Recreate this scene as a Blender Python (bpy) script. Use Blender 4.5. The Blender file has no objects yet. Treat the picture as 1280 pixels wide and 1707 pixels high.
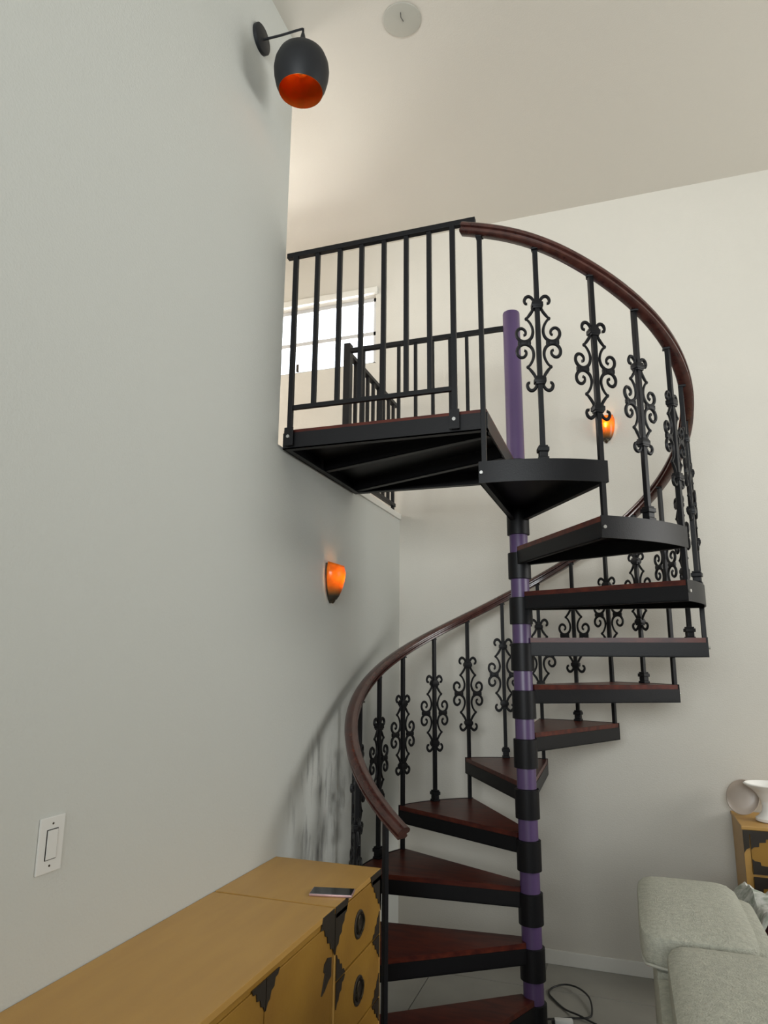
import bpy, bmesh, math, random
from math import sin, cos, radians as RD, pi
from mathutils import Vector, Matrix
random.seed(7)
S = bpy.context.scene
COL = S.collection
H = 1.715                                   # camera height above the floor; helpers take z measured from the lens

# ------------------------------------------------------------------ camera
F, YAW, PIT, ROLL = 1141.8, 0.3311, 0.2098, -0.0081
fw = Vector((-sin(YAW)*cos(PIT), cos(YAW)*cos(PIT), sin(PIT)))
r1 = Vector((cos(YAW), sin(YAW), 0)); d1 = fw.cross(r1)
rr = cos(ROLL)*r1 + sin(ROLL)*d1; dd = -sin(ROLL)*r1 + cos(ROLL)*d1
cam_d = bpy.data.cameras.new('camera'); cam = bpy.data.objects.new('camera', cam_d); COL.objects.link(cam)
m = Matrix((rr, -dd, -fw)).transposed().to_4x4(); m.translation = (0, 0, H); cam.matrix_world = m
cam_d.sensor_fit = 'HORIZONTAL'; cam_d.sensor_width = 36; cam_d.lens = F/1280*36; cam_d.clip_start = .02
S.camera = cam

# ------------------------------------------------------------------ world, light, exposure
w = bpy.data.worlds.new('world'); S.world = w; w.use_nodes = True
w.node_tree.nodes['Background'].inputs[0].default_value = (.86, .93, 1, 1)
w.node_tree.nodes['Background'].inputs[1].default_value = 3.0
S.view_settings.view_transform = 'Standard'; S.view_settings.look = 'None'
S.view_settings.gamma = 1; S.view_settings.use_curve_mapping = False; S.view_settings.exposure = 0.0

def area(name, loc, aim, sx, sy, power, col):
    l = bpy.data.lights.new(name, 'AREA'); l.shape = 'RECTANGLE'; l.size = sx; l.size_y = sy; l.energy = power; l.color = col
    o = bpy.data.objects.new(name, l); COL.objects.link(o); o.location = (loc[0], loc[1], loc[2]+H)
    o.rotation_euler = (Vector(aim)-Vector(loc)).to_track_quat('-Z', 'Z').to_euler(); return o
area('daylight_right_window', (4.15, 3.1, 1.0), (-1.4, 2.9, .8), 1.5, 2.6, 102, (1, .97, .91))
area('daylight_rear_window', (.1, -3.3, 1.4), (-.1, 4.4, 2.9), 3.0, 2.2, 114, (.93, .98, 1)).data.spread = RD(85)
area('daylight_loft_window', (-2.335, 4.63, 2.435), (-2.335, 3.0, 2.435), 1.5, .62, 70, (1, .97, .93))

area('added_loft_side_fill', (-4.55, 3.5, 1.95), (0, 3.5, 2.0), 1.2, 1.2, 62, (1, .95, .91))  # added fill from an unseen side window, brightens the ceiling and back wall

# ------------------------------------------------------------------ materials
def mat(name, col, rough=.5, metal=0, bump=0, bscale=60, var=0, vscale=3, coat=0, col2=None, stretch=(1,1,1), spec=.5):
    m = bpy.data.materials.new(name); m.use_nodes = True; nt = m.node_tree; b = nt.nodes['Principled BSDF']
    b.inputs['Base Color'].default_value = (*col, 1); b.inputs['Roughness'].default_value = rough
    b.inputs['Metallic'].default_value = metal; b.inputs['Coat Weight'].default_value = coat; b.inputs['Coat Roughness'].default_value = .15
    b.inputs['Specular IOR Level'].default_value = spec
    tc = nt.nodes.new('ShaderNodeTexCoord'); mp = nt.nodes.new('ShaderNodeMapping'); nt.links.new(tc.outputs['Object'], mp.inputs[0])
    mp.inputs['Scale'].default_value = stretch
    if var or col2:
        n = nt.nodes.new('ShaderNodeTexNoise'); n.inputs['Scale'].default_value = vscale; n.inputs['Detail'].default_value = 6
        nt.links.new(mp.outputs[0], n.inputs[0]); r = nt.nodes.new('ShaderNodeValToRGB'); nt.links.new(n.outputs[0], r.inputs[0])
        c2 = col2 or tuple(c*(1-var) for c in col)
        r.color_ramp.elements[0].position = .35; r.color_ramp.elements[1].position = .65
        r.color_ramp.elements[0].color = (*c2, 1); r.color_ramp.elements[1].color = (*col, 1)
        nt.links.new(r.outputs[0], b.inputs['Base Color'])
    if bump:
        n = nt.nodes.new('ShaderNodeTexNoise'); n.inputs['Scale'].default_value = bscale; n.inputs['Detail'].default_value = 4
        nt.links.new(mp.outputs[0], n.inputs[0]); bp = nt.nodes.new('ShaderNodeBump'); bp.inputs['Strength'].default_value = bump
        bp.inputs['Distance'].default_value = .004; nt.links.new(n.outputs[0], bp.inputs['Height']); nt.links.new(bp.outputs[0], b.inputs['Normal'])
    return m
M = {}
M['wall'] = mat('painted_plaster', (.575, .55, .49), .75, bump=.25, bscale=140, var=.03, vscale=1.5)
M['ceiling'] = mat('ceiling_paint', (.53, .50, .44), .85, bump=.2, bscale=120)
M['wall_left'] = mat('painted_plaster_left', (.60, .59, .55), .7, bump=.25, bscale=140)
M['trim'] = mat('white_gloss_trim', (.68, .67, .62), .4)
M['floor'] = mat('beige_tile', (.27, .26, .225), .3, var=.12, vscale=5)
M['grout'] = mat('grout', (.25, .24, .21), .8)
M['steel'] = mat('satin_black_steel', (.006, .006, .007), .45, bump=.12, bscale=200, spec=.22)
M['wood'] = mat('mahogany_tread', (.095, .020, .011), .36, coat=.06, spec=.22, col2=(.045, .010, .008), vscale=4, stretch=(2, 9, 9))
M['rail'] = mat('mahogany_rail', (.070, .024, .018), .26, coat=.4, col2=(.038, .013, .011), vscale=9, stretch=(3, 3, 3))
M['purple'] = mat('purple_paint', (.078, .045, .118), .38)
M['tan'] = mat('ochre_lacquer', (.50, .285, .072), .42, col2=(.46, .258, .066), vscale=3, stretch=(6, 1, 6), bump=.1, bscale=80)
M['tanfront'] = mat('ochre_front', (.34, .18, .026), .42, col2=(.27, .135, .02), vscale=4, bump=.1, bscale=80)
M['plate'] = mat('blackened_brass', (.035, .028, .02), .45, .3)
M['pull'] = mat('aged_metal', (.10, .085, .06), .3, .9)
M['dark'] = mat('dark_gap', (.02, .017, .013), .9)
M['fabric'] = mat('sage_grey_fabric', (.46, .46, .385), .95, bump=.9, bscale=260, col2=(.37, .37, .31), vscale=90)
M['piping'] = mat('fabric_piping', (.42, .42, .37), .9)
M['white'] = mat('white_ceramic', (.82, .81, .77), .2)
M['dish'] = mat('beige_glazed', (.34, .29, .245), .35)
M['plastic'] = mat('white_plastic', (.66, .66, .63), .35)
M['rubber'] = mat('black_rubber', (.015, .015, .015), .5)
M['frame'] = mat('white_window_frame', (.5, .5, .5), .5)
M['lampblack'] = mat('matte_black_lamp', (.012, .013, .015), .5, spec=.3)
M['copper'] = mat('copper_leaf', (.72, .19, .035), .32, .85, bump=.3, bscale=30, col2=(.55, .22, .03), vscale=12)
M['red'] = mat('dark_red_cloth', (.11, .012, .016), .9)
M['screen'] = mat('phone_glass', (.01, .01, .012), .08)
M['pink'] = mat('rose_metal', (.55, .36, .36), .3, .6)
# baluster shadows and mottled marks painted into the left wall colour beside the stairs
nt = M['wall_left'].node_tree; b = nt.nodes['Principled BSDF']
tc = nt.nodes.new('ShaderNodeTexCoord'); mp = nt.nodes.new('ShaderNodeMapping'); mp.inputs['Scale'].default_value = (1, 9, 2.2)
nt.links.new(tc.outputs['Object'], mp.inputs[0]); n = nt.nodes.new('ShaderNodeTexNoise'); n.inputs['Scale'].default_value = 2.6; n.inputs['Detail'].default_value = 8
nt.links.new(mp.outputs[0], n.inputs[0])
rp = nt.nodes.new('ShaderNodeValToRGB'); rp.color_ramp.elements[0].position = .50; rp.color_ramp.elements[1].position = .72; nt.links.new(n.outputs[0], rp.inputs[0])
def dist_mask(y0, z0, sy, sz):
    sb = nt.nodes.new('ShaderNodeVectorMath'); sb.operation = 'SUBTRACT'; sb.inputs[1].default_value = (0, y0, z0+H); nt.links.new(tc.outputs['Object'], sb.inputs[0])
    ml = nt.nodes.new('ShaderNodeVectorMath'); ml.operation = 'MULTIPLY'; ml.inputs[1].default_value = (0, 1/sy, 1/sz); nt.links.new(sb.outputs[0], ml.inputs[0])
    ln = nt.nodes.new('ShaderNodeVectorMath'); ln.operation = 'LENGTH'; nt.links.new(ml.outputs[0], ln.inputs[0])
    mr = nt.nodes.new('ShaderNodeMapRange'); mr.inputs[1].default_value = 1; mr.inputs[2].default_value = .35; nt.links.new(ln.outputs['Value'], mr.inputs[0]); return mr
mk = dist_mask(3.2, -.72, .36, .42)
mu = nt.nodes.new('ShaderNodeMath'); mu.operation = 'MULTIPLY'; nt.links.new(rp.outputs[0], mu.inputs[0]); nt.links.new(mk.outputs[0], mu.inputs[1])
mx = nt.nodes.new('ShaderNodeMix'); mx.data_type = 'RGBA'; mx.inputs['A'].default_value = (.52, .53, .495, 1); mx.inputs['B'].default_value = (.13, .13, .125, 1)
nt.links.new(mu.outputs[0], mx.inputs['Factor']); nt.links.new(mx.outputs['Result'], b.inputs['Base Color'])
# amber glass of the sconces
a = bpy.data.materials.new('amber_glass'); a.use_nodes = True; nt = a.node_tree; b = nt.nodes['Principled BSDF']
b.inputs['Base Color'].default_value = (.85, .20, .02, 1); b.inputs['Roughness'].default_value = .18; out = nt.nodes['Material Output']
tl = nt.nodes.new('ShaderNodeBsdfTranslucent'); tl.inputs[0].default_value = (1, .30, .03, 1); ms = nt.nodes.new('ShaderNodeMixShader'); ms.inputs[0].default_value = .6
n = nt.nodes.new('ShaderNodeTexNoise'); n.inputs['Scale'].default_value = 25; r = nt.nodes.new('ShaderNodeValToRGB'); r.color_ramp.elements[0].color = (.6, .16, .015, 1); r.color_ramp.elements[1].color = (1, .48, .06, 1)
tcc = nt.nodes.new('ShaderNodeTexCoord'); nt.links.new(tcc.outputs['Object'], n.inputs[0]); nt.links.new(n.outputs[0], r.inputs[0]); sx = nt.nodes.new('ShaderNodeSeparateXYZ'); nt.links.new(tcc.outputs['Object'], sx.inputs[0]); mr = nt.nodes.new('ShaderNodeMapRange'); mr.inputs[1].default_value = -.075; mr.inputs[2].default_value = -.025; nt.links.new(sx.outputs['Z'], mr.inputs[0])
mxa = nt.nodes.new('ShaderNodeMix'); mxa.data_type = 'RGBA'; mxa.inputs['A'].default_value = (.10, .09, .07, 1); nt.links.new(mr.outputs[0], mxa.inputs['Factor']); nt.links.new(r.outputs[0], mxa.inputs['B'])
nt.links.new(mxa.outputs['Result'], tl.inputs[0]); nt.links.new(mxa.outputs['Result'], b.inputs['Base Color'])
nt.links.new(b.outputs[0], ms.inputs[1]); nt.links.new(tl.outputs[0], ms.inputs[2]); nt.links.new(ms.outputs[0], out.inputs[0]); M['amber'] = a
# floral throw
fl = mat('floral_cloth', (.72, .72, .68), .9, bump=.6, bscale=60, col2=(.30, .34, .28), vscale=30); M['floral'] = fl
# clear glass
g = bpy.data.materials.new('window_glass'); g.use_nodes = True; nt = g.node_tree; out = nt.nodes['Material Output']
gl = nt.nodes.new('ShaderNodeBsdfGlossy'); gl.inputs['Roughness'].default_value = .02; tr = nt.nodes.new('ShaderNodeBsdfTransparent'); fr = nt.nodes.new('ShaderNodeFresnel'); ms = nt.nodes.new('ShaderNodeMixShader')
nt.links.new(fr.outputs[0], ms.inputs[0]); nt.links.new(tr.outputs[0], ms.inputs[1]); nt.links.new(gl.outputs[0], ms.inputs[2]); nt.links.new(ms.outputs[0], out.inputs[0]); M['glass'] = g
bl = bpy.data.materials.new('lit_bulb'); bl.use_nodes = True; bb = bl.node_tree.nodes['Principled BSDF']
bb.inputs['Emission Color'].default_value = (1, .62, .25, 1); bb.inputs['Emission Strength'].default_value = 24; M['bulb'] = bl

# ------------------------------------------------------------------ helpers
def wloc(o): return Vector(o['_w']) if o is not None and '_w' in o else Vector((0, 0, 0))
def empty(name, loc, label, cat, group=None):
    o = bpy.data.objects.new(name, None); COL.objects.link(o); L = Vector((loc[0], loc[1], loc[2]+H)); o.location = L; o['_w'] = tuple(L)
    o.empty_display_size = .05; o['label'] = label; o['category'] = cat
    if group: o['group'] = group
    return o
def obj(name, bm, material, parent=None, smooth=False, label=None, origin=None):
    """bm is in lens-relative world coordinates"""
    L = wloc(parent) if parent is not None else (Vector((origin[0], origin[1], origin[2]+H)) if origin else Vector((0, 0, 0)))
    bm.normal_update()
    for v in bm.verts: v.co = Vector((v.co.x, v.co.y, v.co.z+H)) - L
    me = bpy.data.meshes.new(name); bm.to_mesh(me); bm.free()
    for mm in (material if isinstance(material, list) else [material]): me.materials.append(mm)
    if smooth: me.polygons.foreach_set('use_smooth', [True]*len(me.polygons)); me.set_sharp_from_angle(angle=RD(40))
    o = bpy.data.objects.new(name, me); COL.objects.link(o)
    if parent is not None: o.parent = parent; o['_w'] = tuple(L)
    else: o.location = L; o['_w'] = tuple(L)
    if label: o['label'] = label
    return o
def inst(src, name, parent, loc, rz):
    """second object of a mesh built around its own origin; loc lens-relative"""
    o = bpy.data.objects.new(name, src); COL.objects.link(o); o.parent = parent
    L = Vector((loc[0], loc[1], loc[2]+H)); o.location = L - wloc(parent); o.rotation_euler = (0, 0, rz); o['_w'] = tuple(L); return o
def NB(): return bmesh.new()
def box(bm, a, b_, bev=0, mi=0):
    x0, y0, z0 = [min(p, q) for p, q in zip(a, b_)]; x1, y1, z1 = [max(p, q) for p, q in zip(a, b_)]
    t = bmesh.new(); bmesh.ops.create_cube(t, size=1)
    for v in t.verts: v.co = Vector(((x0+x1)/2+v.co.x*(x1-x0), (y0+y1)/2+v.co.y*(y1-y0), (z0+z1)/2+v.co.z*(z1-z0)))
    if bev: bmesh.ops.bevel(t, geom=t.edges[:], offset=bev, segments=2, profile=.6, affect='EDGES')
    merge(bm, t, mi); return bm
def merge(bm, t, mi=0):
    vs = {v: bm.verts.new(v.co) for v in t.verts}
    for f in t.faces:
        try: nf = bm.faces.new([vs[v] for v in f.verts]); nf.material_index = mi; nf.smooth = f.smooth
        except ValueError: pass
    t.free()
def prism(bm, pts, z0, z1, mi=0):
    lo = [bm.verts.new((x, y, z0)) for x, y in pts]; hi = [bm.verts.new((x, y, z1)) for x, y in pts]; n = len(pts)
    fs = [bm.faces.new(lo[::-1]), bm.faces.new(hi)]
    for i in range(n): fs.append(bm.faces.new((lo[i], lo[(i+1) % n], hi[(i+1) % n], hi[i])))
    for f in fs: f.material_index = mi
    bmesh.ops.recalc_face_normals(bm, faces=fs)
def prism_x(bm, pts, x0, x1):
    lo = [bm.verts.new((x0, y, z)) for y, z in pts]; hi = [bm.verts.new((x1, y, z)) for y, z in pts]; n = len(pts)
    fs = [bm.faces.new(lo), bm.faces.new(hi)]+[bm.faces.new((lo[i], lo[(i+1) % n], hi[(i+1) % n], hi[i])) for i in range(n)]
    bmesh.ops.recalc_face_normals(bm, faces=fs)
def prism_y(bm, pts, y0, y1):
    lo = [bm.verts.new((x, y0, z)) for x, z in pts]; hi = [bm.verts.new((x, y1, z)) for x, z in pts]; n = len(pts)
    fs = [bm.faces.new(lo), bm.faces.new(hi)]+[bm.faces.new((lo[i], lo[(i+1) % n], hi[(i+1) % n], hi[i])) for i in range(n)]
    bmesh.ops.recalc_face_normals(bm, faces=fs)
def lathe(bm, prof, c=(0, 0, 0), seg=28, axis='z', close=False):
    rings = []
    for r, h in prof:
        ring = []
        for i in range(seg):
            a = 2*pi*i/seg; u, v = r*cos(a), r*sin(a)
            p = (u, v, h) if axis == 'z' else (h, u, v) if axis == 'x' else (u, h, v)
            ring.append(bm.verts.new((c[0]+p[0], c[1]+p[1], c[2]+p[2])))
        rings.append(ring)
    fs = []
    for A, B in zip(rings, rings[1:]):
        for i in range(seg): fs.append(bm.faces.new((A[i], A[(i+1) % seg], B[(i+1) % seg], B[i])))
    if not close: fs += [bm.faces.new(rings[0]), bm.faces.new(rings[-1])]
    bmesh.ops.recalc_face_normals(bm, faces=fs)
def tube(bm, pts, r, seg=6, up=Vector((0, 0, 1)), rad=None, rect=None):
    pts = [Vector(p) for p in pts]; rings = []
    for i, p in enumerate(pts):
        t = (pts[min(i+1, len(pts)-1)]-pts[max(i-1, 0)]).normalized()
        s = t.cross(up)
        if s.length < 1e-3: s = t.cross(Vector((0, 1, 0)))
        s.normalize(); n = s.cross(t)
        k = rad[i] if rad else 1
        if rect: off = [(a*rect[0]/2, b_*rect[1]/2) for a, b_ in ((1, 1), (-1, 1), (-1, -1), (1, -1))]
        else: off = [(cos(2*pi*j/seg)*r*k, sin(2*pi*j/seg)*r*k) for j in range(seg)]
        rings.append([bm.verts.new(p+s*u+n*v) for u, v in off])
    fs = []; q = len(rings[0])
    for A, B in zip(rings, rings[1:]):
        for i in range(q): fs.append(bm.faces.new((A[i], A[(i+1) % q], B[(i+1) % q], B[i])))
    fs += [bm.faces.new(rings[0][::-1]), bm.faces.new(rings[-1])]
    bmesh.ops.recalc_face_normals(bm, faces=fs)
def crom(P, n=5):
    P = [Vector(p) for p in P]; out = []
    for i in range(len(P)-1):
        a = P[max(i-1, 0)]; b_ = P[i]; c = P[i+1]; d = P[min(i+2, len(P)-1)]
        for k in range(n):
            t = k/n; out.append(.5*((2*b_)+(c-a)*t+(2*a-5*b_+4*c-d)*t*t+(3*b_-a-3*c+d)*t**3))
    out.append(P[-1]); return out
def struct(name, bm, m_, smooth=False, label=None):
    o = obj(name, bm, m_, smooth=smooth); o['kind'] = 'structure'
    if label: o['label'] = label
    return o

# ------------------------------------------------------------------ the room
XL, YB, ZC, ZF, XR, YF, XLL, YW = -1.426, 4.487, 3.128, -1.715, 4.2, -3.4, -4.4, 2.66
bm = NB(); box(bm, (XL-.2, YF-.1, ZF-.1), (XR+.1, YB+.1, ZF-.008)); fo = struct('floor', bm, M['grout'])
tile = NB(); box(tile, (-.2985, -.2985, 0), (.2985, .2985, .008), .0015)
me = bpy.data.meshes.new('tile'); tile.to_mesh(me); tile.free(); me.materials.append(M['floor'])
for i in range(9):
    for j in range(12):
        inst(me, 'tile', fo, (-1.42+.6*i, 4.15-.3-.6*j, ZF-.008), 0) if i else None
cut = NB(); box(cut, (-.2985, -.16, 0), (.2985, .16, .008), .0015)
me2 = bpy.data.meshes.new('tile'); cut.to_mesh(me2); cut.free(); me2.materials.append(M['floor'])
for i in range(1, 9): inst(me2, 'tile', fo, (-1.42+.6*i, 4.313, ZF-.008), 0)
cut = NB(); box(cut, (-.145, -.2985, 0), (.145, .2985, .008), .0015)
me3 = bpy.data.meshes.new('tile'); cut.to_mesh(me3); cut.free(); me3.materials.append(M['floor'])
for j in range(12): inst(me3, 'tile', fo, (-1.2685, 3.85-.6*j, ZF-.008), 0)
bm = NB(); box(bm, (XLL-.1, YF-.1, ZC), (XR+.1, YB+.1, ZC+.1)); struct('ceiling', bm, M['ceiling'])
# back wall with the loft window hole
WX0, WX1, WZ0, WZ1 = -3.05, -1.62, 2.155, 2.715
bm = NB()
box(bm, (WX1, YB, ZF), (XR+.1, YB+.12, ZC)); box(bm, (XLL-.1, YB, ZF), (WX0, YB+.12, ZC))
box(bm, (WX0, YB, ZF), (WX1, YB+.12, WZ0)); box(bm, (WX0, YB, WZ1), (WX1, YB+.12, ZC))
struct('wall_back', bm, M['wall'])
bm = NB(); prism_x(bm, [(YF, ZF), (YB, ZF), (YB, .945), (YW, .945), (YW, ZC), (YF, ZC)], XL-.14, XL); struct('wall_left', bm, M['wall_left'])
bm = NB(); box(bm, (XL-.15, 3.61, .945), (XL+.012, YB, .985), .004); struct('trim_1', bm, M['trim'], label='white ledge cap on the half wall at the loft edge')
bm = NB(); box(bm, (XLL, YW, .80), (XL-.15, YB, .985)); struct('floor_loft', bm, mat('loft_carpet', (.60, .50, .42), .95, bump=.6, bscale=200))
bm = NB(); box(bm, (XLL, YW-.12, .8), (XL-.14, YW, ZC)); struct('wall_loft_front', bm, M['wall'])
bm = NB(); box(bm, (XLL-.1, YW-.12, .8), (XLL, 2.9, ZC)); box(bm, (XLL-.1, 4.1, .8), (XLL, YB, ZC)); box(bm, (XLL-.1, 2.9, .8), (XLL, 4.1, 1.35)); box(bm, (XLL-.1, 2.9, 2.55), (XLL, 4.1, ZC))  # side wall, its hole cut only for the added fill light
struct('wall_loft_side', bm, M['wall'])
bm = NB(); box(bm, (XLL-.08, 2.9, 1.35), (XLL-.04, 2.94, 2.55)); box(bm, (XLL-.08, 4.06, 1.35), (XLL-.04, 4.1, 2.55)); box(bm, (XLL-.08, 2.94, 1.35), (XLL-.04, 4.06, 1.39)); box(bm, (XLL-.08, 2.94, 2.51), (XLL-.04, 4.06, 2.55))
struct('added_side_window', bm, M['frame'])  # frame of the added, unseen window around the fill light
def holed(bm, x0, x1, a0, a1, holes):        # wall in the YZ plane between x0,x1 with holes (y0,y1,z0,z1) sorted by y
    y = a0
    for (h0, h1, z0, z1) in holes:
        box(bm, (x0, y, ZF), (x1, h0, ZC)); box(bm, (x0, h0, ZF), (x1, h1, z0)); box(bm, (x0, h0, z1), (x1, h1, ZC)); y = h1
    box(bm, (x0, y, ZF), (x1, a1, ZC))
bm = NB(); holed(bm, XR, XR+.12, YF, YB, [(2.3, 3.9, -.4, 2.4)]); struct('wall_right', bm, M['wall'])
bm = NB(); box(bm, (XL-.14, YF-.12, ZF), (XR+.1, YF, ZC)); struct('wall_front', bm, M['wall'])
bm = NB(); box(bm, (XL, YB-.014, ZF), (XR, YB, -1.64), .003); struct('baseboard_back', bm, M['trim'])
bm = NB(); box(bm, (XL, 2.85, ZF), (XL+.014, YB-.014, -1.64), .003); struct('baseboard_left', bm, M['trim'])
# loft window
bm = NB()
for a_, b_ in (((WX0, WZ0), (WX0+.035, WZ1)), ((WX1-.035, WZ0), (WX1, WZ1)), ((WX0, WZ0), (WX1, WZ0+.03)), ((WX0, WZ1-.03), (WX1, WZ1)), ((WX0, 2.405), (WX1, 2.435))):
    box(bm, (a_[0], YB+.05, a_[1]), (b_[0], YB+.09, b_[1]))
wf = struct('window_1', bm, M['frame'])
bm = NB(); box(bm, (WX0+.03, YB+.066, WZ0+.02), (WX1-.03, YB+.07, WZ1-.02)); obj('pane', bm, M['glass'], wf)
bm = NB(); box(bm, (-2.29, YB+.03, WZ0+.03), (-2.27, YB+.05, WZ0+.09), .003); obj('latch', bm, M['plate'], wf)
bm = NB(); box(bm, (WX0-.05, YB-.03, WZ1), (WX1+.02, YB, WZ1+.05), .004); obj('blind_header', bm, M['trim'], wf)
# right window
bm = NB()
for a_ in ((2.3, 2.34), (3.08, 3.12), (3.86, 3.9)): box(bm, (XR+.03, a_[0], -.4), (XR+.08, a_[1], 2.4))
for z_ in (-.4, 1.0, 2.36): box(bm, (XR+.03, 2.3, z_), (XR+.08, 3.9, z_+.04))
wr = struct('window_2', bm, M['frame'])
# ceiling cover plate
bm = NB(); lathe(bm, [(.096, ZC-.0005), (.095, ZC-.004), (.09, ZC-.006), (0.002, ZC-.006)], (-.858, 2.712, 0), 36)
cp = obj('cover_plate', bm, mat('cover_paint', (.37, .36, .31), .9), smooth=True); cp['label'] = 'round grey blank cover plate flat on the ceiling'; cp['category'] = 'ceiling plate'
bm = NB(); tube(bm, [(-.852, 2.715, ZC-.008), (-.853, 2.70, ZC-.012), (-.856, 2.685, ZC-.014), (-.851, 2.665, ZC-.008)], .0018); obj('wire', bm, M['rubber'], cp)

# ------------------------------------------------------------------ spiral staircase
PX, PY, R = -.4726, 3.5, .845
RI = .2259
def zt(k): return -.1236+(5-k)*RI
CA = {1: -91, 2: -58.5, 3: -27, 4: 2, 5: 31, 6: 61, 7: 90.5, 8: 121, 9: 152.5, 10: 184, 11: 215, 12: 246}
def P2(a, r): return (PX+r*cos(RD(a)), PY+r*sin(RD(a)))
RT = [(-97, 1.862), (-75, 1.752), (-57.5, 1.618), (-42, 1.506), (-24.75, 1.385), (0, 1.190), (31, .948), (61, .712), (90, .483), (106, .357), (121, .246), (137, .138), (153.5, .024), (171, -.098), (190, -.245), (210, -.405), (229, -.562), (243, -.672)]
def rail_z(a):
    for (a0, z0), (a1, z1) in zip(RT, RT[1:]):
        if a <= a1:
            t = (a-a0)/(a1-a0); return z0+(z1-z0)*t
    return RT[-1][1]
def rail_s(a): return sum(rail_z(a+d) for d in (-9, -6, -3, 0, 3, 6, 9))/7 if -88 < a < 234 else rail_z(a)
ST = empty('spiral_staircase', (PX, PY, ZF), 'black steel spiral staircase with mahogany treads around a purple pole', 'staircase')
bm = NB(); lathe(bm, [(.046, ZF), (.046, 1.855), (.044, 1.862), (.036, 1.866), (.002, 1.868)], (PX, PY, 0), 32)
obj('pole', bm, M['purple'], ST, True, label='purple painted centre pole')
bm = NB(); lathe(bm, [(.15, ZF), (.15, ZF+.01), (.06, ZF+.012)], (PX, PY, 0), 32); obj('base_plate', bm, M['steel'], ST, True)
for k in range(1, 12):
    b0, n0 = CA[k]-1.5, CA[k+1]+1.5; z = zt(k); mid = (b0+n0)/2
    dm = Vector((cos(RD(mid)), sin(RD(mid)))); pm = Vector((-dm.y, dm.x)); c = Vector((PX, PY))
    i0 = c+dm*.035-pm*.042; i1 = c+dm*.035+pm*.042
    def outline(r, ins):
        arc = [Vector(P2(b0+(n0-b0)*t/12, r)) for t in range(13)]
        pts = [i0]+arc+[i1]
        if ins:                                                  # inset the two straight sides
            e0 = (arc[0]-i0).normalized(); q0 = Vector((-e0.y, e0.x))*ins; e1 = (arc[-1]-i1).normalized(); q1 = Vector((e1.y, -e1.x))*ins
            pts[0] = i0+q0; pts[-1] = i1+q1; pts[1] = arc[0]+q0; pts[-2] = arc[-1]+q1
        return [(p.x, p.y) for p in pts]
    bm = NB(); prism(bm, outline(R-.008, .002), z-.022, z)
    tr = obj('tread', bm, M['wood'], ST)
    bm = NB(); o_ = outline(R-.006, 0)
    prism(bm, outline(R-.008, .003), z-.028, z-.022)                      # deck plate
    A, B_ = Vector(o_[0]), Vector(o_[1]); C_, D_ = Vector(o_[-1]), Vector(o_[-2])
    def flange(p, q, side):
        e = (q-p).normalized(); nrm = Vector((-e.y, e.x))*side*.006
        prism(bm, [(p.x, p.y), (q.x, q.y), (q.x+nrm.x, q.y+nrm.y), (p.x+nrm.x, p.y+nrm.y)], z-.088, z-.0225)
        n2 = nrm*4; prism(bm, [(p.x, p.y), (q.x, q.y), (q.x+n2.x, q.y+n2.y), (p.x+n2.x, p.y+n2.y)], z-.088, z-.083)
    flange(A, B_, 1); flange(C_, D_, -1)
    obj('tread_frame', bm, M['steel'], tr)
    bm = NB(); ao = [P2(b0+(n0-b0)*t/16, R) for t in range(17)]; ai = [P2(b0+(n0-b0)*t/16, R-.006) for t in range(17)]
    prism(bm, ao+ai[::-1], z-.088, z+.002); obj('tread_rim', bm, M['steel'], tr, True)
    bm = NB(); lathe(bm, [(.05, z-.026), (.057, z-.028), (.057, z-.158), (.05, z-.160)], (PX, PY, 0), 32); obj('hub_sleeve', bm, M['steel'], tr, True)
    bm = NB()
    for aa in (b0+.8,):
        x, y = P2(aa, R+.002); u = Vector((cos(RD(aa)), sin(RD(aa))))
        tube(bm, [(x-u.x*.004, y-u.y*.004, z-.045), (x+u.x*.006, y+u.y*.006, z-.045)], .007, 8)
    obj('bolt', bm, mat_b := M.setdefault('bolt', mat('zinc_bolt', (.5, .5, .48), .3, .8)), tr)
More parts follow.
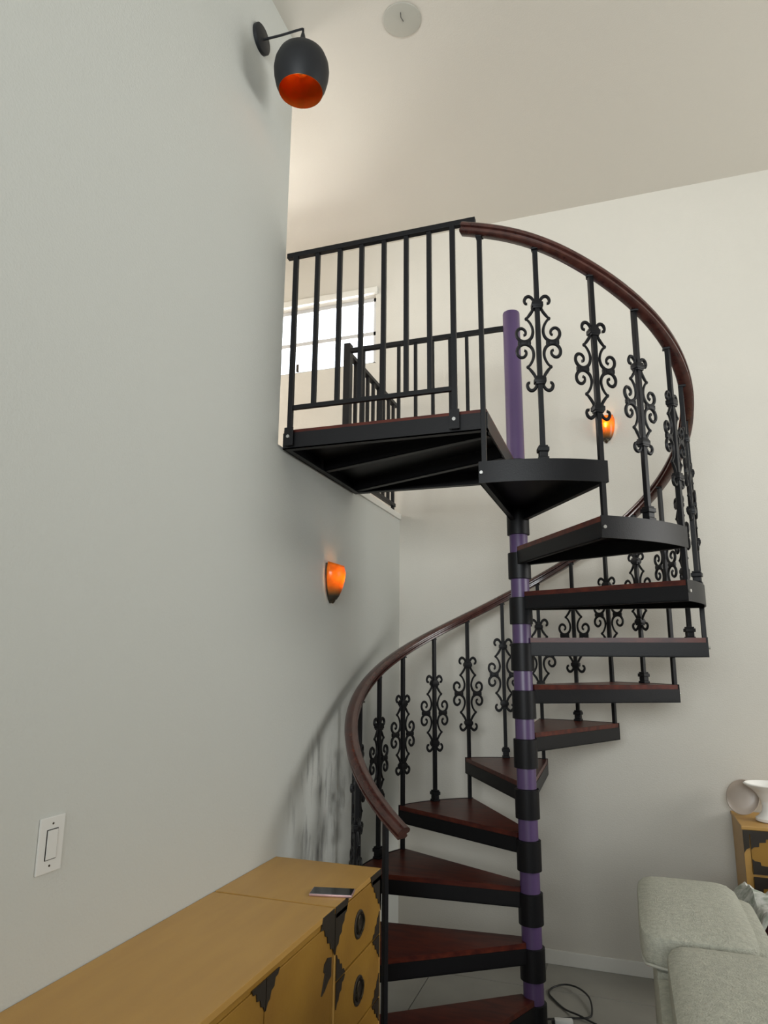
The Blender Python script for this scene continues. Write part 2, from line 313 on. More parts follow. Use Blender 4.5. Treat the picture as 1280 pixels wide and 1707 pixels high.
# balusters with shared scroll ornament
def scroll_mesh():
    bm = NB(); Z3 = lambda u, v: (0, u, v)
    def pl(pts, r, rad=None): tube(bm, [Z3(*p) for p in pts], r, 6, up=Vector((1, 0, 0)), rad=rad)
    A = [(.013, .150), (.021, .128), (.034, .110), (.047, .096)]
    Bc = [(.047, .096), (.034, .082), (.024, .062), (.0215, .042), (.027, .023), (.040, .010), (.058, .005), (.076, .011), (.088, .028), (.087, .046), (.076, .057), (.062, .056), (.052, .045), (.053, .033), (.060, .030)]
    Tc = [(.011, .148), (.013, .165), (.021, .180), (.034, .187), (.046, .182), (.052, .169), (.048, .158), (.041, .157)]
    v3 = lambda L: [(p.y, p.z) for p in crom([Z3(*q) for q in L], 4)]
    for su in (1, -1):
        for sv in (1, -1):
            for L, r in ((A, .0062), (Bc, .0066), (Tc, .0066)):
                Q = [(su*u, sv*v) for u, v in v3(L)]; n_ = len(Q)
                pl(Q, r, [.75+.35*sin(pi*i/(n_-1))+(.35 if i == n_-1 and L is not A else 0) for i in range(n_)])
            # small ball at each curl's end
        t = bmesh.new(); bmesh.ops.create_uvsphere(t, u_segments=8, v_segments=5, radius=.0075, matrix=Matrix.Translation((0, su*.047, .096))); merge(bm, t)
        t = bmesh.new(); bmesh.ops.create_uvsphere(t, u_segments=8, v_segments=5, radius=.0075, matrix=Matrix.Translation((0, su*.047, -.096))); merge(bm, t)
        box(bm, (-.008, su*.044, -.007), (.008, su*.072, .007), .002)
        for e in (.038, .078): box(bm, (-.0065, su*(e-.007), -.0085), (.0065, su*(e+.007), .0085), .002)
    for sv in (1, -1):
        box(bm, (-.0185, -.024, sv*.150-.009), (.0185, .024, sv*.150+.009), .003)
        box(bm, (-.0165, -.019, sv*.150-.016), (.0165, .019, sv*.150+.016), .003)
    for v in bm.verts: v.co.z *= 1.13
    me = bpy.data.meshes.new('scroll_ornament'); bm.to_mesh(me); bm.free(); me.materials.append(M['steel'])
    me.polygons.foreach_set('use_smooth', [True]*len(me.polygons)); me.set_sharp_from_angle(angle=RD(45)); return me
SCR = scroll_mesh()
bm = NB(); 
for (s_, z0, z1) in ((.021, 0, .012), (.017, .012, .034), (.0225, .034, .052), (.018, .052, .060)): box(bm, (-s_, -s_, z0), (s_, s_, z1), .003)
SHOE = bpy.data.meshes.new('shoe'); bm.to_mesh(SHOE); bm.free(); SHOE.materials.append(M['steel'])
def baluster(a, r, z0, z1, scroll=True, shoe=False, sz=.0100):
    x, y = P2(a, r)
    bm = NB(); box(bm, (-sz, -sz, z0), (sz, sz, z1), .002)
    for v in bm.verts: v.co = Matrix.Rotation(RD(a), 3, 'Z') @ v.co; v.co.x += x; v.co.y += y
    # mount head under the handrail
    o = obj('baluster', bm, M['steel'], ST)
    if scroll: inst(SCR, 'scroll_ornament', o, (x, y, z1-.437), RD(a))
    if shoe: inst(SHOE, 'shoe', o, (x, y, z0), RD(a))
    return o
RR = .853
for k in range(1, 13):
    a = CA[k]
    if k <= 11: baluster(a, R-.012, (zt(k)-.08), rail_s(a)-.018, scroll=(k > 1))
    if k <= 11:
        am = (CA[k]+CA[k+1])/2
        if k == 11: am = 234
        baluster(am, R-.022, zt(k), rail_s(am)-.018, scroll=(k < 11), shoe=True)
# handrail
prof = [(-.028, -.018), (-.020, -.024), (.020, -.024), (.028, -.018), (.028, -.010), (.020, -.007), (.020, -.001), (.031, .003), (.032, .010), (.029, .018), (.018, .026), (0, .029), (-.018, .026), (-.029, .018), (-.032, .010), (-.031, .003), (-.020, -.001), (-.020, -.007), (-.028, -.010)]
bm = NB(); rings = []
N = 150; A0, A1 = -96, 243
for i in range(N+1):
    a = A0+(A1-A0)*i/N; x, y = P2(a, RR-.012); z = rail_s(a)
    sl = (rail_s(min(a+3, A1))-rail_s(max(a-3, A0)))/(RD(min(a+3, A1)-max(a-3, A0))*RR)
    T = Vector((-sin(RD(a)), cos(RD(a)), sl)).normalized(); U = Vector((cos(RD(a)), sin(RD(a)), 0)); W = U.cross(T)
    if W.z < 0: W = -W
    rings.append([bm.verts.new(Vector((x, y, z))+U*u+W*v) for u, v in prof])
q = len(prof); fs = []
for A, B_ in zip(rings, rings[1:]):
    for i in range(q): fs.append(bm.faces.new((A[i], A[(i+1) % q], B_[(i+1) % q], B_[i])))
fs += [bm.faces.new(rings[0]), bm.faces.new(rings[-1])]
bmesh.ops.recalc_face_normals(bm, faces=fs); hr = obj('handrail', bm, M['rail'], ST, True, label='curved mahogany handrail')
for k in range(1, 12):          # pale brackets where bars meet the rail
    for a in (CA[k], (CA[k]+CA[k+1])/2):
        if a > 236: continue
        x, y = P2(a, R-.016); bm = NB(); box(bm, (x-.016, y-.016, rail_s(a)-.030), (x+.016, y+.016, rail_s(a)-.022), .002); obj('mounting_tab', bm, M['steel'], hr)
# landing
YN, YLF, ZL = 2.6816, 3.60, 1.0175
bm = NB(); box(bm, (XL+.013, YN+.006, ZL-.02), (PX-.004, YLF-.006, ZL), .002)
ld = obj('landing_deck', bm, M['wood'], ST, label='mahogany landing deck')
bm = NB()
box(bm, (XL+.013, YN, ZL-.092), (PX, YN+.006, ZL-.016)); box(bm, (XL+.013, YLF-.006, ZL-.092), (PX, YLF, ZL-.016))
box(bm, (XL+.013, YN+.006, ZL-.092), (XL+.019, YLF-.006, ZL-.016)); box(bm, (PX-.006, YN+.006, ZL-.092), (PX, YLF-.006, ZL-.016))
box(bm, (XL+.013, YN, ZL-.092), (PX, YN+.035, ZL-.087)); box(bm, (XL+.013, YLF-.035, ZL-.092), (PX, YLF, ZL-.087)); box(bm, (XL+.013, YN+.035, ZL-.092), (XL+.045, YLF-.035, ZL-.087))
box(bm, (XL+.02, YN+.006, ZL-.026), (PX-.006, YLF-.006, ZL-.0205))
obj('landing_frame', bm, M['steel'], ld)
for (p, q_) in (((XL+.03, YN+.42), (PX-.02, YN+.10)), ((XL+.03, YLF-.06), (PX-.02, YN+.45))):
    bm = NB(); P_, Q_ = Vector(p), Vector(q_); e = (Q_-P_).normalized(); nn = Vector((-e.y, e.x))
    prism(bm, [tuple(P_), tuple(Q_), tuple(Q_+nn*.006), tuple(P_+nn*.006)], ZL-.086, ZL-.027)
    prism(bm, [tuple(P_), tuple(Q_), tuple(Q_+nn*.035), tuple(P_+nn*.035)], ZL-.086, ZL-.081)
    obj('brace', bm, M['steel'], ld)
bm = NB(); lathe(bm, [(.05, ZL-.0), (.057, ZL-.002), (.057, ZL-.16), (.05, ZL-.162)], (PX, PY, 0), 32); obj('hub_sleeve', bm, M['steel'], ld, True)
# near landing railing
def bar(bm, a_, b_): box(bm, a_, b_, .0015)
bm = NB(); bar(bm, (XL+.002, YN-.014, 1.886), (-.505, YN+.014, 1.911)); nr = obj('landing_top_rail', bm, M['steel'], ST)
bm = NB(); bar(bm, (-1.374, YN-.010, 1.110), (-.608, YN+.010, 1.130)); obj('bottom_rail', bm, M['steel'], nr)
xs = [-1.374, -1.2653, -1.1502, -1.0409, -.9314, -.8245, -.7175, -.6079]
for i, x in enumerate(xs):
    e = i in (0, 7); bm = NB(); z0 = .935 if e else 1.12
    if e: bar(bm, (x-.0115, YN-.020, z0), (x+.0115, YN+.005-.006, 1.886)); box(bm, (x-.022, YN-.024, .935), (x+.022, YN-.019, 1.02), .001)
    else: bar(bm, (x-.0102, YN-.0102, z0), (x+.0102, YN+.0102, 1.886))
    o = obj('bar', bm, M['steel'], nr)
for x in (xs[0], xs[7]):
    bm = NB(); tube(bm, [(x, YN-.024, .975), (x, YN-.032, .975)], .008, 8); obj('bolt', bm, M['bolt'], nr)
# far landing railing
YR = 3.52
bm = NB(); bar(bm, (XL+.0, YR-.014, 1.776), (PX-.04, YR+.014, 1.800)); fr_ = obj('landing_top_rail', bm, M['steel'], ST)
for x in [-1.345, -1.233, -1.127, -1.026, -.925, -.823, -.727]:
    bm = NB(); bar(bm, (x-.009, YR-.009, ZL), (x+.009, YR+.009, 1.777)); obj('bar', bm, M['steel'], fr_)
# loft edge railing
LR = empty('loft_railing', (XL-.02, 4.0, .985), 'plain black metal railing along the loft edge behind the landing', 'railing')
bm = NB(); bar(bm, (XL-.04, 3.56, 1.765), (XL-.005, YB-.03, 1.79)); obj('top_rail', bm, M['steel'], LR)
bm = NB(); bar(bm, (XL-.035, 3.60, 1.025), (XL-.01, YB-.06, 1.05)); obj('bottom_rail', bm, M['steel'], LR)
bm = NB(); bar(bm, (XL-.045, 3.515, .985), (XL-.005, 3.565, 1.84)); obj('post', bm, M['steel'], LR)
y = 3.66
while y < YB-.05:
    bm = NB(); bar(bm, (XL-.032, y-.0105, .988 if y > YB-.15 else 1.04), (XL-.012, y+.0105, 1.768)); obj('bar', bm, M['steel'], LR); y += .105

# ------------------------------------------------------------------ wall lamp at the top
LX, LY, LZ = -1.204, 2.32, 2.787
WL = empty('wall_lamp', (XL, LY, LZ), 'black dome wall lamp with copper lining high on the left wall', 'lamp')
bm = NB(); lathe(bm, [(.067, XL), (.067, XL+.016), (.062, XL+.02), (.002, XL+.021)], (0, LY, 2.805), 32, 'x'); obj('wall_plate', bm, M['lampblack'], WL, True)
bm = NB(); tube(bm, crom([(XL+.015, LY, 2.80), (XL+.11, LY, LZ+.006), (LX-.012, LY, LZ+.004), (LX-.001, LY, LZ-.004), (LX, LY, LZ-.03)], 6), .0055, 10); obj('arm', bm, M['lampblack'], WL, True)
bm = NB(); lathe(bm, [(.006, LZ-.018), (.009, LZ-.03), (.022, 2.690), (.028, 2.678)], (LX, LY, 0), 24); obj('neck', bm, M['lampblack'], WL, True)
sh = [(.010, 2.682), (.046, 2.677), (.080, 2.660), (.106, 2.632), (.119, 2.598), (.123, 2.565), (.120, 2.53), (.111, 2.49), (.097, 2.455)]
bm = NB(); lathe(bm, sh, (LX, LY, 0), 48, close=True); obj('shade', bm, M['lampblack'], WL, True)
bm = NB(); lathe(bm, [(r_-.003 if r_ > .02 else r_, z_-.003) for r_, z_ in sh[:-1]]+[(.0965, 2.4545)], (LX, LY, 0), 48, close=True); obj('shade_lining', bm, M['copper'], WL, True, label='copper shade lining')
bm = NB(); lathe(bm, [(.018, 2.675), (.02, 2.64), (.02, 2.62), (.03, 2.60), (.033, 2.575), (.024, 2.55), (.002, 2.542)], (LX, LY, 0), 20); obj('bulb', bm, M['copper'], WL, True, label='amber tinted bulb')

pl_ = bpy.data.lights.new('bulb_light', 'POINT'); pl_.energy = .22; pl_.color = (1, .5, .2); pl_.shadow_soft_size = .03
po = bpy.data.objects.new('bulb_light', pl_); COL.objects.link(po); po.location = (LX+.05, LY, 2.53+H)
# ------------------------------------------------------------------ amber sconces
def sconce(name, c, ax, label, h=.2, ws=1):
    E_ = empty(name, c, label, 'wall lamp', 'amber shell wall sconces')
    bm = NB(); n, mm = 18, 14; g_ = []
    for j in range(mm+1):
        t = j/mm; zz = h*.5-h*t; wd = .068*math.sqrt(max(0, 1-max(0, (t-.22)/.78)**1.9))*(1-.18*max(0, .22-t)/.22)+.002
        wd *= ws; row = []
        for i in range(n+1):
            a = pi*i/n; u = -wd*cos(a); d = .012+.068*(wd/.068)*sin(a)*(1-.25*t)
            dz = -.018*sin(a)*(1-t)
            p = (c[0]+d, c[1]+u, c[2]+zz+dz) if ax == 'x' else (c[0]+u, c[1]-d, c[2]+zz+dz)
            row.append(bm.verts.new(p))
        g_.append(row)
    for A, B_ in zip(g_, g_[1:]):
        for i in range(n): bm.faces.new((A[i], A[i+1], B_[i+1], B_[i]))
    o = obj('glass_shade', bm, M['amber'], E_, True)
    sm = o.modifiers.new('thick', 'SOLIDIFY'); sm.thickness = .004
    bm = NB()
    pts = [(u*ws, v) for u, v in [(-.062, h*.47), (.062, h*.47), (.064, h*.2), (.05, -h*.2), (.02, -h*.46), (0, -h*.55), (-.02, -h*.46), (-.05, -h*.2), (-.064, h*.2)]]
    if ax == 'x': prism_x(bm, [(c[1]+u, c[2]+v) for u, v in pts], c[0], c[0]+.012)
    else: prism_y(bm, [(c[0]+u, c[2]+v) for u, v in pts], c[1]-.012, c[1])
    obj('back_plate', bm, M['pull'], E_)
    d = .045; p = (c[0]+d, c[1], c[2]+.02) if ax == 'x' else (c[0], c[1]-d, c[2]+.02)
    bm = NB(); lathe(bm, [(.002, -.028), (.014, -.022), (.018, 0), (.012, .02), (.008, .034), (.002, .036)], p, 12); obj('bulb', bm, M['bulb'], E_, True)
    tip = NB(); q_ = h*-.40; r_ = 1
    lathe(tip, [(.002, 0), (.010, .006), (.016, .018), (.020, .034)], (c[0]+.018, c[1], c[2]-h*.5-.012) if ax == 'x' else (c[0], c[1]-.018, c[2]-h*.5-.012), 16)
    obj('tip', tip, M['pull'], E_, True)
sconce('wall_sconce', (XL, 3.29, .385), 'x', 'amber glass shell sconce glowing on the left wall under the landing')
sconce('wall_sconce', (-.02, YB, 1.47), 'y', 'amber glass shell sconce on the back wall behind the upper railing', .18, .78)

# ------------------------------------------------------------------ light switch
SW = empty('light_switch', (XL, 1.522, -.476), 'white rocker light switch on the left wall above the cabinet', 'switch')
bm = NB(); box(bm, (XL, 1.481, -.543), (XL+.006, 1.563, -.408), .002); obj('switch_plate', bm, M['plastic'], SW)
bm = NB(); box(bm, (XL+.0062, 1.503, -.512), (XL+.007, 1.541, -.438)); obj('switch_recess', bm, M['dark'], SW)
bm = NB(); box(bm, (XL+.0064, 1.5055, -.510), (XL+.0095, 1.5385, -.440), .001); obj('rocker', bm, M['plastic'], SW)
for z_ in (-.425, -.526):
    bm = NB(); lathe(bm, [(.0028, XL+.006), (.0028, XL+.0072), (.0005, XL+.0074)], (0, 1.522, z_), 10, 'x'); obj('screw', bm, M['pull'], SW)
bm = NB(); lathe(bm, [(.004, XL), (.004, XL+.001), (.0005, XL+.0012)], (0, 1.60, -.525), 10, 'x')

# ------------------------------------------------------------------ furniture with black corner plates
ZT = -.815; XF = -.96
corner = [(0, 0), (-.105, 0), (-.098, -.018), (-.082, -.024), (-.078, -.042), (-.06, -.05), (-.056, -.07), (-.036, -.076), (-.03, -.096), (-.012, -.10), (0, -.122)]
small = [(0, 0), (-.075, 0), (-.066, -.014), (-.05, -.016), (-.046, -.036), (-.028, -.04), (-.022, -.058), (-.01, -.062), (0, -.078)]
def yplate(shape, y, z, sy, sz, parent, x=XF, lab=None):
    bm = NB(); prism_x(bm, [(y+sy*a_, z+sz*b_) for a_, b_ in shape], x+.0005, x+.0035); return obj('corner_plate', bm, M['plate'], parent)
def ring_pull(y, z, parent, x=XF):
    bm = NB(); lathe(bm, [(.047, x), (.047, x+.003), (.042, x+.005), (.036, x+.003), (.002, x+.002)], (0, y, z), 28, 'x'); e = obj('pull_plate', bm, M['plate'], parent, True)
    return e
# long cabinet: Y .55 .. 2.322
C1 = empty('sideboard', (-1.19, 1.44, ZF), 'long ochre low cabinet with black corner plates against the left wall', 'cabinet')
bm = NB(); box(bm, (XL+.016, .55, ZF+.06), (XF-.018, 2.321, ZT-.018)); obj('body', bm, M['tan'], C1)
bm = NB(); box(bm, (XL+.003, .54, ZT-.018), (XF, 2.3160, ZT), .001); obj('top', bm, M['tan'], C1)
bm = NB(); box(bm, (XL+.03, .57, ZF), (XF-.03, 2.30, ZF+.06)); obj('plinth', bm, M['tan'], C1)
for n_, p_, q_ in (('frame_rail', (XF-.018, .55, ZT-.036), (XF-.003, 2.321, ZT-.0185)), ('frame_stile', (XF-.018, 2.303, ZF+.06), (XF-.003, 2.321, ZT-.037)), ('frame_stile', (XF-.018, .55, ZF+.06), (XF-.003, .567, ZT-.037))):
    bm = NB(); box(bm, p_, q_, .001); obj(n_, bm, M['tanfront'], C1)
bm = NB(); prism_x(bm, [(2.3155+a_, ZT-.0015+b_) for a_, b_ in [(0, 0), (-.09, 0), (-.104, -.034), (0, -.034)]], XF+.0002, XF+.003); obj('corner_plate', bm, M['plate'], C1)
ys = [.569, 1.0, 1.424, 1.849, 2.301]
for i in range(4):
    bm = NB(); box(bm, (XF-.0175, ys[i]+.002, ZF+.065), (XF-.001, ys[i+1]-.002, ZT-.038), .002); dr = obj('door', bm, M['tanfront'], C1)
    for (yy, sy) in ((ys[i]+.002, -1), (ys[i+1]-.002, 1)):
        zz = [(-.845, 1)] if not (i == 3 and sy == 1) else [(-.833, 1)]
        if i % 2 == 0 or i == 3: yplate(small if not (i == 3 and sy == 1) else corner, yy if not (i == 3 and sy == 1) else 2.3205, zz[0][0], sy, 1, dr, XF-.001)
        yplate(small, yy, ZF+.066, sy, -1, dr, XF-.001)
bm = NB()
hp = [(0, 0), (-.03, .008), (-.055, -.002), (-.06, -.022), (-.048, -.03), (-.06, -.055), (-.075, -.085), (-.05, -.078), (-.02, -.06), (0, -.055)]
prism_x(bm, [(2.298+a_, -.955+b_) for a_, b_ in hp], XF-.0005, XF+.0025); obj('hinge_plate', bm, M['plate'], C1)
# drawer chest: Y 2.325 .. 2.79
C2 = empty('drawer_chest', (-1.19, 2.56, ZF), 'ochre drawer chest with round black pulls at the foot of the stairs', 'chest')
Y0, Y1 = 2.3245, 2.789
bm = NB(); box(bm, (XL+.016, Y0, ZF+.06), (XF-.018, Y1, ZT-.018)); obj('body', bm, M['tan'], C2)
bm = NB(); box(bm, (XL+.003, Y0+.0030, ZT-.018), (XF, Y1, ZT), .001); obj('top', bm, M['tan'], C2)
bm = NB(); box(bm, (XL+.03, Y0+.01, ZF), (XF-.03, Y1-.02, ZF+.06)); obj('plinth', bm, M['tan'], C2)
for y_ in (Y0, Y1-.014):
    bm = NB(); box(bm, (XF-.018, y_, ZF+.06), (XF-.001, y_+.014, ZT-.0185), .001); obj('frame_stile', bm, M['tan'], C2)
bm = NB(); prism_x(bm, [(Y1-.001+a_, ZT-.0015+b_) for a_, b_ in [(0, 0), (-.12, 0), (-.105, -.034), (-.016, -.036), (-.015, -.11), (0, -.15)]], XF+.0002, XF+.003); obj('corner_plate', bm, M['plate'], C2)
zz = [-.836, -1.046, -1.262, -1.478, -1.652]
for i in range(4):
    bm = NB(); z1, z0 = zz[i]-.002, zz[i+1]+.004; box(bm, (XF-.0175, Y0+.016, z0), (XF-.0005, Y1-.016, z1), .003); dw = obj('drawer', bm, M['tanfront'], C2)
    for (yy, sy) in ((Y0+.017, -1), (Y1-.017, 1)):
        yplate(corner if i == 0 else small, yy-.016*(1 if sy == -1 else -1)*(i == 0), z1, sy, 1, dw, XF-.0005); yplate(small, yy, z0, sy, -1, dw, XF-.0005)
    e = ring_pull(2.553, (z0+z1)/2, dw, XF-.0005)
    bm = NB(); zc = (z0+z1)/2
    tube(bm, [(XF+.008, 2.553+.032*sin(t*pi/8), zc+.004-.032*cos(t*pi/8)) for t in range(-7, 8)], .0035, 6, up=Vector((1, 0, 0))); rp_ = obj('ring_pull', bm, M['pull'], dw, True)
bm = NB(); prism_x(bm, [(Y0+.0035-a_*1.0, ZT-.0015+b_) for a_, b_ in [(0, 0), (-.115, 0), (-.098, -.034), (0, -.034)]], XF+.0002, XF+.003); obj('corner_plate', bm, M['plate'], C2)
# phone on the chest
PH = empty('phone', (-1.02, 2.44, ZT), 'smartphone with rose metal edge lying on the drawer chest', 'phone')
def rot_box(bm, c, sx, sy, z0, z1, ang, bev):
    t = NB(); box(t, (-sx/2, -sy/2, z0), (sx/2, sy/2, z1), bev)
    for v in t.verts: v.co = Matrix.Rotation(ang, 3, 'Z') @ v.co; v.co.x += c[0]; v.co.y += c[1]
    merge(bm, t)
bm = NB(); rot_box(bm, (-1.021, 2.443), .152, .076, ZT+.0005, ZT+.0085, RD(12), .0025); obj('case', bm, M['pink'], PH, True)
bm = NB(); rot_box(bm, (-1.021, 2.443), .146, .070, ZT+.0086, ZT+.0095, RD(12), .0003); obj('screen', bm, M['screen'], PH)

# chest against the back wall
C3 = empty('drawer_chest', (.95, 4.29, ZF), 'ochre drawer chest with stepped black plates against the back wall', 'chest')
XA, XB, YA, YC = .5145, 1.38, 4.10, 4.471
bm = NB(); box(bm, (XA, YA+.018, ZF+.06), (XB, YC, ZT-.018)); obj('body', bm, M['tan'], C3)
bm = NB(); box(bm, (XA-.004, YA, ZT-.018), (XB+.004, YC+.01, ZT), .003); obj('top', bm, M['tan'], C3)
bm = NB(); box(bm, (XA+.02, YA+.03, ZF), (XB-.02, YC-.02, ZF+.06)); obj('plinth', bm, M['tan'], C3)
for x_ in (XA, XB-.03):
    bm = NB(); box(bm, (x_, YA+.003, ZF+.06), (x_+.03, YA+.018, ZT-.0185), .001); obj('frame_stile', bm, M['tan'], C3)
for z_ in zz[1:4]:
    bm = NB(); box(bm, (XA+.03, YA+.003, z_-.008), (XB-.03, YA+.018, z_+.008), .001); obj('frame_rail', bm, M['tan'], C3)
stepc = [(0, 0), (.15, 0), (.15, -.016), (.10, -.020), (.10, -.036), (.07, -.038), (.068, -.056), (.038, -.060), (.036, -.082), (.012, -.086), (0, -.10)]
for i in range(4):
    z1, z0 = zz[i]-.002, zz[i+1]+.010
    bm = NB(); box(bm, (XA+.032, YA+.001, z0), (XB-.032, YA+.0175, z1), .002); dw = obj('drawer', bm, M['tanfront'], C3)
    for (xx, sx) in ((XA+.033, 1), (XB-.033, -1)):
        for (z_, s_) in ((z1, 1), (z0, -1)):
            bm = NB(); prism_y(bm, [(xx+sx*u, z_+s_*v*(.85 if s_ == 1 else .7)) for u, v in stepc], YA-.003, YA+.001); obj('corner_plate', bm, M['plate'], dw)
    for fx in (.3, .7):
        xx = XA+(XB-XA)*fx; bm = NB(); lathe(bm, [(.047, YA), (.047, YA-.003), (.042, YA-.005), (.036, YA-.003), (.002, YA-.002)], (xx, 0, (z0+z1)/2), 24, 'y'); obj('pull_plate', bm, M['plate'], dw, True)
bm = NB(); prism_y(bm, [(XA+u*.9, ZT-.0185+v*.9) for u, v in [(0, 0), (.16, 0), (.155, -.018), (.032, -.020), (.03, -.09), (.012, -.10), (0, -.12)]], YA-.004, YA-.0005); obj('corner_plate', bm, M['plate'], C3)
# white footed vase and beige dish
vx, vy = .668, 4.25
bm = NB(); lathe(bm, [(.058, 0), (.066, .006), (.066, .018), (.05, .03), (.034, .05), (.030, .075), (.036, .105), (.052, .135), (.075, .158), (.104, .176), (.110, .184), (.103, .188), (.07, .165), (.03, .13), (.004, .12)], (vx, vy, ZT), 36)
vz = obj('footed_vase', bm, M['white'], smooth=True, origin=(vx, vy, ZT)) if False else None
bm.free()
V = empty('footed_vase', (vx, vy, ZT), 'white ceramic footed vase with flared rim at the right edge on the back chest', 'vase')
bm = NB(); lathe(bm, [(.058, 0), (.066, .006), (.066, .018), (.05, .03), (.034, .05), (.030, .075), (.034, .10)], (vx, vy, ZT), 36); obj('foot', bm, M['white'], V, True)
bm = NB(); lathe(bm, [(.034, .0995), (.052, .135), (.075, .158), (.104, .176), (.110, .184), (.103, .188), (.07, .165), (.03, .13), (.004, .12)], (vx, vy, ZT), 36); obj('bowl', bm, M['white'], V, True)
bm = NB()
for j in range(9):
    pass
# oval dish standing on edge
DX, DY = .565, 4.37; t = bmesh.new()
lathe(t, [(.002, .004), (.05, .006), (.075, .0), (.083, -.006), (.086, -.004), (.078, .005), (.05, .012), (.002, .011)], (0, 0, 0), 40, 'y')
for v in t.verts: v.co = Vector((v.co.x*.95, v.co.y, v.co.z*1.08)); v.co = Matrix.Rotation(RD(-10), 3, 'X') @ v.co; v.co = Matrix.Rotation(RD(28), 3, 'Y') @ v.co; v.co += Vector((DX, DY, ZT+.0935))
D3 = obj('dish', t, M['dish'], smooth=True, origin=(DX, DY, ZT)); D3['label'] = 'round beige dish standing on edge behind the white vase'; D3['category'] = 'dish'

# ------------------------------------------------------------------ sofa
SO = empty('reclining_sofa', (.5, 1.75, ZF), 'sage grey upholstered reclining sofa seen from behind at the lower right', 'sofa')
def cushion(name, x0, x1, y0, y1, z0, z1, bev, parent=SO, m_=None, puff=0, lean=0):
    t = NB(); box(t, (x0, y0, z0), (x1, y1, z1), 0)
    bmesh.ops.subdivide_edges(t, edges=t.edges[:], cuts=7, use_grid_fill=True)
    cx_, cy_, cz_ = (x0+x1)/2, (y0+y1)/2, (z0+z1)/2; hx, hy, hz = (x1-x0)/2, (y1-y0)/2, (z1-z0)/2
    for v in t.verts:
        u = Vector(((v.co.x-cx_)/hx, (v.co.y-cy_)/hy, (v.co.z-cz_)/hz)); n_ = 7.0
        L = (abs(u.x)**n_+abs(u.y)**n_+abs(u.z)**n_)**(1/n_)
        mxx = max(abs(u.x), abs(u.y), abs(u.z)); k_ = (mxx/L) if L > 0 else 1
        q_ = u*(1+(k_-1)*bev); q_.z += puff*(1-u.x*u.x)*(1-u.y*u.y)*(1 if u.z > 0 else 0)
        v.co = Vector((cx_+q_.x*hx, cy_+q_.y*hy, cz_+q_.z*hz)); v.co.x += lean*(v.co.z-z0)
    o = obj(name, t, m_ or M['fabric'], parent, True); return o
bm = NB(); box(bm, (.06, .62, ZF+.05), (.96, 2.56, -1.32), .02); obj('base', bm, M['fabric'], SO, True)
for i, (y0, y1, xo) in enumerate(((2.065, 2.62, .0), (1.50, 2.045, .058), (.93, 1.48, .058))):
    bm = NB(); box(bm, (.030, y0+.006, ZF+.06), (.17, y1-.006, -.775), .015); bp_ = obj('back_panel', bm, M['fabric'], SO, True)
    hp_ = cushion('head_pillow', -.004+xo, .285+xo*.6, y0, y1, -.785, -.685, 1.1, puff=.22)
    cushion('back_cushion', .15+xo*.6, .345+xo*.6, y0+.01, y1-.01, -1.25, -.715, 1.3, puff=.04)
    cushion('seat_cushion', .36, .98, y0+.01, y1-.01, -1.33, -1.20, 1.2, puff=.2)
    bm = NB(); xs_, ys_ = .004+xo, y0+.012
    tube(bm, crom([(xs_+.004, y1-.05, -.765), (xs_-.004, (y0+y1)/2, -.774), (xs_+.000, y0+.06, -.770), (xs_+.025, y0+.0, -.762), (xs_+.12, y0-.008, -.772)], 5), .004, 6); obj('piping', bm, M['piping'], hp_, True)
for y0, y1 in ((.64, .90), (2.635, 2.80)):
    pass
cushion('armrest', .20, .95, .66, .90, ZF+.06, -1.08, 1.1, puff=.08); cushion('armrest', .30, .97, 2.63, 2.82, ZF+.06, -1.12, 1.1, puff=.08)
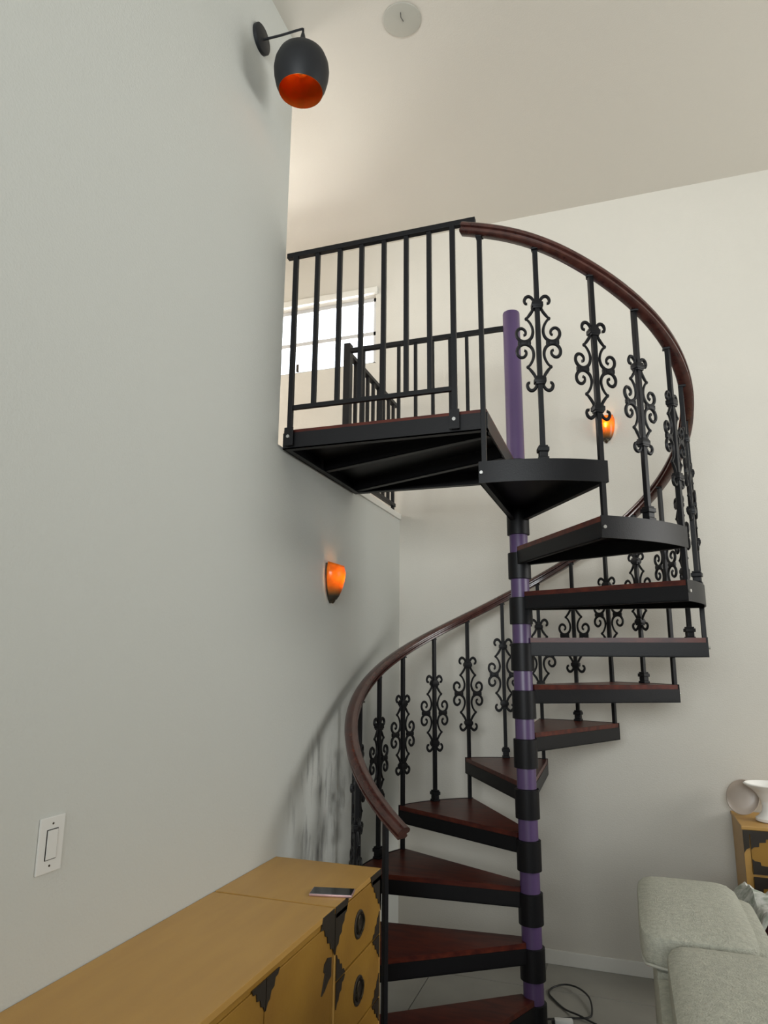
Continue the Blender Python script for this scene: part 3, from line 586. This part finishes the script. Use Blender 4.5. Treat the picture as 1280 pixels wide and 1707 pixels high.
# ottoman and throw
O_ = empty('ottoman', (.80, 3.35, ZF), 'dark red low ottoman partly hidden behind the sofa', 'ottoman')
cushion('seat', .40, 1.15, 3.0, 3.60, ZF+.12, -1.05, 1.0, parent=O_, m_=M['red'], puff=.05)
for x_, y_ in ((.50, 3.19), (1.08, 3.19), (.50, 3.55), (1.08, 3.55)):
    bm = NB(); lathe(bm, [(.014, ZF), (.022, ZF+.13)], (x_, y_, 0), 12); obj('leg', bm, M['wood'], O_, True)
bm = NB(); n = 26; g_ = []
for i in range(n):
    row = []
    for j in range(n):
        u, v = i/(n-1), j/(n-1); x = .36+.66*u; y = 2.98+.6*v
        z = -.985+.035*sin(9*u+3*v)*sin(7*v+2)+.03*math.sin(17*u*v+1)+.02*random.random()
        if u < .12: z -= (.12-u)*1.2
        row.append(bm.verts.new((x, y, z+.035)))
    g_.append(row)
for i in range(n-1):
    for j in range(n-1): bm.faces.new((g_[i][j], g_[i+1][j], g_[i+1][j+1], g_[i][j+1]))
T_ = obj('throw_blanket', bm, M['floral'], smooth=True, origin=(.7, 3.4, -1.15)); T_['label'] = 'crumpled white and green floral throw behind the sofa back'; T_['category'] = 'blanket'
md = T_.modifiers.new('thick', 'SOLIDIFY'); md.thickness = .012; md.offset = 1

# ------------------------------------------------------------------ cable on the floor
zf = ZF+.006
pts = [(-.60, 3.80, zf), (-.52, 3.80, zf), (-.44, 3.83, zf), (-.36, 3.87, zf), (-.27, 3.90, zf+.002), (-.252, 3.96, zf+.004), (-.27, 4.07, zf+.02), (-.33, 4.16, zf+.02), (-.40, 4.20, zf+.01), (-.46, 4.17, zf), (-.475, 4.10, zf), (-.44, 4.03, zf), (-.38, 3.95, zf), (-.31, 3.89, zf+.010), (-.24, 3.86, zf), (-.14, 3.80, zf), (-.02, 3.78, zf)]
bm = NB(); tube(bm, crom(pts, 8), .0045, 8); cb = obj('power_cable', bm, M['rubber'], smooth=True, origin=(-.4, 3.9, ZF)); cb['label'] = 'black looped power cable on the floor right of the pole'; cb['category'] = 'cable'
AD = empty('power_adapter', (-.375, 3.79, ZF), 'small white power adapter beside the cable loop on the floor', 'adapter')
bm = NB(); rot_box(bm, (-.375, 3.80), .085, .035, ZF+.001, ZF+.028, RD(12), .004); obj('adapter_body', bm, M['plastic'], AD, True)
bm = NB(); rot_box(bm, (-.424, 3.79), .014, .022, ZF+.006, ZF+.022, RD(12), .001); obj('adapter_plug', bm, M['rubber'], AD)

for o in list(bpy.data.objects):
    if '_w' in o: del o['_w']
